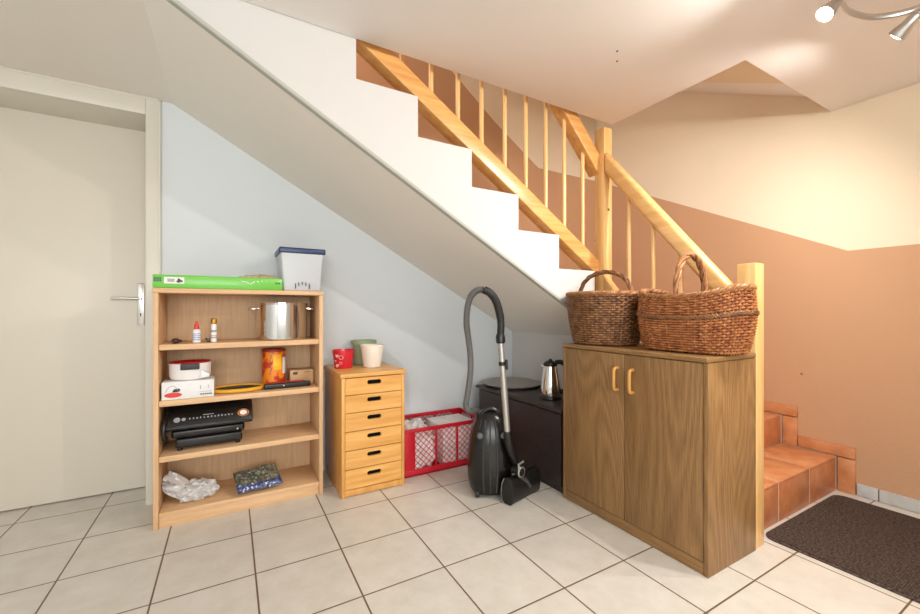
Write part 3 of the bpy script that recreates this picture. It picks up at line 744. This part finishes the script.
# floor head parked on edge
MB().tube(spline([tuple(WB+Vector((-.0005, 0, .01))), (1.258, 1.688, .315), (1.270, 1.686, .265), (1.298, 1.69, .215), (1.325, 1.692, .17)], 4), .0205, 14).build('elbow', 'black', v)
NA, NBp = Vector((1.232, 1.668, .0)), Vector((1.492, 1.738, .0)); ND = (NBp-NA).normalized(); NN = Vector((-ND.y, ND.x, 0))
XN = Matrix((( ND.x, NN.x, 0, NA.x), (ND.y, NN.y, 0, NA.y), (0, 0, 1, 0), (0, 0, 0, 1)))
profn = [(-.030, .012), (-.022, .003), (.018, .003), (.030, .014), (.036, .05), (.032, .095), (.018, .126), (.0, .135), (-.018, .128), (-.032, .10), (-.036, .05)]
MB().prism(profn, .012, .255, 'X', X=XN).build('floor_head', 'black', v, bev=.006, seg=3)
MB().prism([(a*1.04, (b-.065)*1.04+.0665) for a, b in profn], 0, .014, 'X', X=XN).build('end_cap', 'black_matt', v, bev=.004)
MB().prism([(a*1.05, (b-.065)*1.05+.068) for a, b in profn[2:7]]+[(a*.98, (b-.065)*.98+.0665) for a, b in reversed(profn[2:7])], -.002, .003, 'X', X=XN).build('rim_strip', 'alu', v)
pc = XN @ Vector((.06, -.048, .165))
ring = [pc+ (ND*math.cos(t)+Vector((0, 0, 1))*math.sin(t))*.024 for t in [2*PI*k/28 for k in range(28)]]
w = MB().tube(ring, .0045, 8, closed=True); w.tube([pc+ND*-.02+Vector((0, 0, .01)), pc+ND*-.024+Vector((0, 0, .045)), pc+ND*.016+Vector((0, 0, .05))], .006, 8); w.build('parking_hook', 'alu', v)
MB().tube([pc-NN*.006, pc+NN*.055], .019, 18).build('swivel_wheel', 'black_matt', v)
MB().tube([XN @ Vector((.08, -.0, .13)), XN @ Vector((.12, -.036, .10)), XN @ Vector((.15, -.04, .06))], [.015, .012, .010], 10).build('pedal', 'dark_grey', v)

# ------------------------------------------------------------------ black cabinet, tray, kettle
k = thing('black_cabinet', 'low black wood cabinet under the stairs behind the vacuum cleaner', 'cabinet', (1.77, 2.03, 0))
MB().box(1.572, 1.985, 1.612, 2.445, 0, .436).build('carcass', 'black_wood', k, bev=.002)
MB().box(1.557, 1.571, 1.62, 2.44, .035, .430).build('door', 'black_wood', k, bev=.003)
MB().box(1.545, 1.99, 1.606, 2.47, .437, .458).build('top', 'black_wood', k, bev=.004)
tag(MB().lathe([(.13, 0), (.185, .002), (.206, .014), (.212, .018), (.212, .021), (.204, .020), (.182, .007), (.001, .005)], (1.772, 2.335, .4585), 64).build('round_tray', 'pewter', org=(1.772, 2.335, .4585)), 'large round pewter tray lying on the black cabinet', 'tray')
kc = (1.705, 1.862, .4585)
ke = thing('electric_kettle', 'steel and black electric kettle at the end of the black cabinet', 'kettle', kc)
MB().lathe([(.066, 0), (.068, .004), (.066, .016), (.058, .02)], kc, 32).build('base', 'black', ke)
MB().lathe([(.060, .020), (.062, .028), (.058, .08), (.050, .14), (.042, .185), (.040, .20)], kc, 40).build('kettle_body', 'chrome', ke)
MB().lathe([(.041, .198), (.043, .204), (.040, .218), (.022, .228), (.010, .232), (.010, .240), (.001, .241)], kc, 32).build('lid', 'black', ke)
hd = Vector((.72, -.62, 0)).normalized()
MB().tube(spline([Vector(kc)+hd*.03+Vector((0, 0, .218)), Vector(kc)+hd*.065+Vector((0, 0, .222)), Vector(kc)+hd*.094+Vector((0, 0, .19)), Vector(kc)+hd*.096+Vector((0, 0, .10)), Vector(kc)+hd*.085+Vector((0, 0, .05)), Vector(kc)+hd*.055+Vector((0, 0, .045))], 5), .014, 10).build('handle', 'black', ke)
sd = Vector((-.6, .75, 0)).normalized()
MB().prism([(0, .165), (.062, .20), (.05, .205), (0, .205)], -.014, .014, 'Y', X=Matrix.Translation(kc) @ Matrix(((sd.x, -sd.y, 0, 0), (sd.y, sd.x, 0, 0), (0, 0, 1, 0), (0, 0, 0, 1)))).build('spout', 'chrome', ke, bev=.004)

# ------------------------------------------------------------------ oak cabinet
k = thing('oak_cabinet', 'brown oak laminate two-door cabinet standing against the stair railing', 'cabinet', (1.72, 1.21, 0))
KX0, KX1, KY0, KY1, KZ = 1.543, 1.898, .838, 1.588, .822
MB().box(KX0+.001, KX1, KY0, KY0+.018, 0, KZ-.022).build('side_panel', 'oak', k, bev=.0015)
MB().box(KX0+.001, KX1, KY1-.018, KY1, 0, KZ-.022).build('side_panel', 'oak', k, bev=.0015)
MB().box(KX1-.01, KX1-.002, KY0+.018, KY1-.018, .05, KZ-.022).build('back_panel', 'oak', k)
oak_top = wood('dark_oak_laminate_top', (160, 122, 76), (128, 93, 55), 'Y', 200, .42, stretch=20)
MB().box(KX0-.006, KX1, KY0-.002, KY1+.002, KZ-.021, KZ).build('top', oak_top, k, bev=.006, seg=3)
MB().box(KX0+.004, KX0+.02, KY0+.0185, KY1-.0185, 0, .048).build('plinth', oak_top, k, bev=.001)
for a, b_ in ((KY0+.020, 1.2015), (1.2045, KY1-.020)):
    dd = MB().box(KX0, KX0+.018, a, b_, .052, KZ-.024).build('door', 'oak', k, bev=.0015)
    yh = 1.158 if a < 1.0 else 1.240
    h = MB(); h.tube(spline([(KX0+.004, yh, .735), (KX0-.018, yh, .733), (KX0-.026, yh, .722), (KX0-.027, yh, .685), (KX0-.026, yh, .648), (KX0-.018, yh, .637), (KX0+.004, yh, .635)], 5), .0075, 12)
    h.build('handle', 'handle_wood', dd)

# ------------------------------------------------------------------ baskets
def basket(root, c, z0, H, bot, top, nexp, stakes, rows, bulge, sag, mats, strand):
    wv, core, rim = mats
    def R(a, t, off=0):
        z = z0+(H+sag*(math.cos(2*(a-PI/2))))*t   # the rim rises at both ends of the long (Y) axis
        e = t**.75
        rx = bot[0]+(top[0]-bot[0])*e+bulge*math.sin(PI*t)+off; ry = bot[1]+(top[1]-bot[1])*e+bulge*math.sin(PI*t)+off
        ca, sa = math.cos(a), math.sin(a)
        return Vector((c[0]+rx*math.copysign(abs(ca)**(2/nexp), ca), c[1]+ry*math.copysign(abs(sa)**(2/nexp), sa), z))
    w = MB(); n = stakes*2
    for r in range(rows):
        t = (r+.5)/rows*.96+.01
        n4 = stakes*4
        pts = [R(2*PI*i/n4, t, strand*1.15*math.sin(PI*i/2+PI*.25+PI*(r % 2))) for i in range(n4)]
        hh = H*.96/rows*.5
        w.tube(pts, [hh*(.80+.12*random.random()) for _ in range(n4)], 6, closed=True)
    o = w.build('weave', wv, root)
    w = MB()
    for i in range(stakes):
        a = 2*PI*(i+.25)/stakes
        w.tube([R(a, t/8) for t in range(9)], strand*.75, 5)
        a = 2*PI*(i-.25)/stakes
        w.tube([R(a, t/8) for t in range(9)], strand*.75, 5)
    w.build('stakes', wv, o)
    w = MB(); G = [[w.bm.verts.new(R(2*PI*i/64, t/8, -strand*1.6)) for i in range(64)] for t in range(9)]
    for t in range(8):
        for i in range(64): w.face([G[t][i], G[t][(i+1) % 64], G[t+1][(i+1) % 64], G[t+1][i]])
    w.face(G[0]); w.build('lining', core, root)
    w = MB(); nn = 180
    for ph in (0, 2*PI/3, 4*PI/3):
        pts = []
        for i in range(nn):
            a = 2*PI*i/nn; p = R(a, 1.0); q = R(a, 1.0, .01)-p; q.normalize()
            th = 22*a+ph
            pts.append(p+q*math.cos(th)*.0065+Vector((0, 0, 1))*math.sin(th)*.0065)
        w.tube(pts, .0062, 6, closed=True)
    w.build('rim', rim, root)
    return R
def arch(root, p0, p1, h, r, m, bow=1.0):
    p0, p1 = Vector(p0), Vector(p1); w = MB(); core = []
    for i in range(33):
        t = i/32; a = PI*t
        q = p0.lerp(p1, .5-.5*math.cos(a)*bow)+Vector((0, 0, h*math.sin(a)**.8)); core.append(q)
    for ph in (0, 2*PI/3, 4*PI/3):
        pts = []
        for i, q in enumerate(core):
            t = (core[min(i+1, 32)]-core[max(i-1, 0)]).normalized(); a = (p1-p0).cross(Vector((0, 0, 1))).normalized(); b = t.cross(a); th = i*.55+ph
            pts.append(q+(a*math.cos(th)+b*math.sin(th))*r*.6)
        w.tube(pts, r*.62, 7)
    return w.build('handle', m, root)
LC = (1.705, 1.447)
b1 = thing('wicker_basket', 'smaller round dark brown wicker basket with tall arched handle', 'basket', (LC[0], LC[1], KZ))
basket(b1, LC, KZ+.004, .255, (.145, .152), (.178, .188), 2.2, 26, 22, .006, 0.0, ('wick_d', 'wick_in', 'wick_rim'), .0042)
arch(b1, (LC[0]-.01, LC[1]+.165, KZ+.24), (LC[0]-.01, LC[1]-.165, KZ+.24), .135, .0105, 'wick_d')
RC = (1.735, 1.005)
b2 = thing('wicker_basket', 'larger oblong reddish wicker basket with a raised rim at both ends', 'basket', (RC[0], RC[1], KZ))
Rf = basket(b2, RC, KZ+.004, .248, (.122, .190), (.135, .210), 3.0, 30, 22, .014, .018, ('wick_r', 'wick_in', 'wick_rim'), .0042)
w = MB()
for ph in (0, PI):
    w.tube([Rf(2*PI*i/160, .62, .006)+Vector((0, 0, .005*math.sin(40*2*PI*i/160+ph))) for i in range(160)], .0055, 6, closed=True)
w.build('waist_band', 'wick_d', b2)
arch(b2, (RC[0]-.105, RC[1]+.01, KZ+.235), (RC[0]+.105, RC[1]+.01, KZ+.235), .18, .0125, 'wick_rim')

# ------------------------------------------------------------------ door mat
w = MB(); pts = []
MX0, MX1, MY0, MY1, rr = 2.035, 2.845, .28, .878, .05
for cx_, cy_, a0 in ((MX1-rr, MY1-rr, 0), (MX0+rr, MY1-rr, PI/2), (MX0+rr, MY0+rr, PI), (MX1-rr, MY0+rr, 1.5*PI)):
    for k in range(7): a = a0+PI/2*k/6; pts.append((cx_+rr*math.cos(a), cy_+rr*math.sin(a)))
mt = thing('door_mat', 'dark brown ribbed door mat in front of the tiled step', 'mat', (2.44, .58, 0))
w.prism(pts, .0005, .007, 'Z').build('mat_base', 'mat_fibre', mt, bev=.002)
w = MB(); n = 84
for i in range(n):
    y = MY0+.02+(MY1-MY0-.04)*i/(n-1)
    ins = 0
    if y > MY1-rr: ins = rr-math.sqrt(max(0, rr*rr-(y-MY1+rr)**2))
    if y < MY0+rr: ins = rr-math.sqrt(max(0, rr*rr-(MY0+rr-y)**2))
    m_ = 40
    w.tube([(MX0+.012+ins+(MX1-MX0-.024-2*ins)*j/m_, y+.0012*noise.noise((j*.9, i*1.7, 0)), .0085+.001*noise.noise((j*.7, i*3.1, 4))) for j in range(m_+1)], (.0028+.0006*random.random()), 5)
w.build('ribs', 'mat_fibre', mt)

# ------------------------------------------------------------------ ceiling spotlights
sp = thing('ceiling_spotlight', 'curved brushed nickel ceiling light with adjustable spot heads', 'ceiling light', (1.92, .2, CZ))
MB().lathe([(.055, -.022), (.06, -.016), (.06, -.0005)], (1.92, .2, CZ), 36).build('canopy', 'steel', sp)
bar = spline([(1.60, .02, 2.06), (1.60, .22, 2.06), (1.66, .38, 2.06), (1.735, .49, 2.06), (1.80, .537, 2.06), (1.86, .551, 2.06), (1.916, .551, 2.06), (1.979, .537, 2.06), (2.027, .516, 2.06), (2.075, .47, 2.06), (2.10, .42, 2.06), (2.12, .34, 2.06), (2.14, .22, 2.06), (2.16, .02, 2.06)], 6)
MB().tube(bar, .0075, 10, flat=1.5).build('bar', 'steel', sp)
MB().tube([(1.92, .2, CZ-.015), (1.92, .2, 2.05)], .008, 10).tube([(1.60, .2, 2.05), (1.92, .2, 2.05), (2.14, .2, 2.05)], .007, 10).build('arm', 'steel', sp)
lights = []
def head(bulb, stem, d, power, cone=158, soft=.6):
    bulb = Vector(bulb); d = Vector(d).normalized(); Q = align(d)
    h = MB(); h.lathe([(.013, -.075), (.017, -.070), (.019, -.040), (.027, -.012), (.028, -.002), (.0255, -.002), (.024, -.010), (.001, -.012)], bulb, 28, X=Q)
    hd_ = h.build('spot_head', 'steel', sp)
    MB().lathe([(.0235, -.009), (.022, -.003), (.012, .002), (.001, .003)], bulb, 24, X=Q).build('bulb', 'bulb', hd_)
    MB().tube([stem, bulb-d*.06+Vector((0, 0, .02)), bulb-d*.06], .006, 8).build('stem', 'steel', sp)
    L = bpy.data.lights.new('spot_bulb_light', 'SPOT'); L.energy = power; L.color = (1.0, .955, .90); L.shadow_soft_size = .02; L.spot_size = math.radians(cone); L.spot_blend = soft
    lo = bpy.data.objects.new('spot_bulb_light', L); COL.objects.link(lo); lo.location = bulb+d*.012; lo.rotation_euler = (-d).to_track_quat('Z', 'Y').to_euler()
PW = 28
head((1.749, .569, 2.0), (1.80, .537, 2.055), (-.75, .45, -.92), 32)
head((2.088, .478, 1.985), (2.10, .42, 2.055), (.18, .80, -.62), 54, 142, .9)
head((1.56, -.10, 2.0), (1.60, .04, 2.055), (-.75, .35, -.70), 40)  # unseen spot head, assumed from the shade inside the bookshelf
head((2.18, -.04, 2.0), (2.16, .06, 2.055), (-.3, -.6, -.65), 40)  # unseen spot head, added as fill for the room near the camera

# ------------------------------------------------------------------ small marks
for i, (x, y) in enumerate(((1.447, 1.165), (1.505, 1.212))):
    o = tag(MB().lathe([(.001, -.003), (.004, -.002), (.004, .001)], (x, y, CZ), 12).build('wall_plug', 'hole', org=(x, y, CZ)), ['small dark plug hole in the ceiling, the upper of two', 'small dark plug hole in the ceiling, the lower of two'][i], 'plug')
tag(MB().lathe([(.001, -.003), (.006, -.002), (.006, .001)], (XR, 1.06, .62), 12, X=Matrix.Rotation(PI/2, 4, 'Y')).build('wall_screw', 'chrome', org=(XR, 1.06, .62)), 'small screw in the tan wall above the tiled steps', 'screw')

# ------------------------------------------------------------------ added rear and stairwell fills, world, camera
L = bpy.data.lights.new('added_rear_fill_light', 'AREA'); L.shape = 'RECTANGLE'; L.size = WX1-WX0-.1; L.size_y = WZ1-WZ0-.1; L.energy = 84; L.color = (1.0, .99, .97)  # fill light added behind the camera, set in an invented window
lo = bpy.data.objects.new('added_rear_fill_light', L); COL.objects.link(lo); lo.location = ((WX0+WX1)/2, YF-.11, (WZ0+WZ1)/2); lo.rotation_euler = (PI/2, 0, 0)
w = MB()
for z0, z1 in ((2.45, 2.5), (3.15, 3.2)): w.box(-.48, -.42, 1.65, YB, z0, z1)
struct(w.box(-.48, -.42, 1.65, 1.7, 2.45, 3.2).box(-.48, -.42, YB-.05, YB, 2.45, 3.2).build('added_stairwell_window', 'white_pl'))  # unseen frame, added to go with the stairwell fill
L = bpy.data.lights.new('stairwell_fill_light', 'AREA'); L.shape = 'RECTANGLE'; L.size = .62; L.size_y = .82; L.energy = 12; L.color = (1.0, .97, .93)  # fill added to brighten the dark stairwell wall, no known source
lo = bpy.data.objects.new('stairwell_fill_light', L); COL.objects.link(lo); lo.location = (-.49, (1.65+YB)/2, 2.825); lo.rotation_euler = (0, -PI/2, 0)
wd = bpy.data.worlds.new('world'); SC.world = wd; wd.use_nodes = True
bg = wd.node_tree.nodes['Background']; bg.inputs[0].default_value = (.75, .87, 1.0, 1); bg.inputs[1].default_value = .6

cam = bpy.data.cameras.new('camera'); co = bpy.data.objects.new('camera', cam); COL.objects.link(co)
cam.sensor_fit = 'HORIZONTAL'; cam.sensor_width = 36; cam.lens = 402/920*36; cam.shift_y = 2.8/920; cam.clip_start = .05
co.location = (0, 0, 1.0); co.rotation_euler = (PI/2, 0, -.5203)
SC.camera = co
SC.view_settings.view_transform = 'Standard'; SC.view_settings.look = 'None'; SC.view_settings.gamma = 1; SC.view_settings.use_curve_mapping = False
SC.view_settings.exposure = .12
for o in list(bpy.data.objects):
    if '_org' in o: del o['_org']
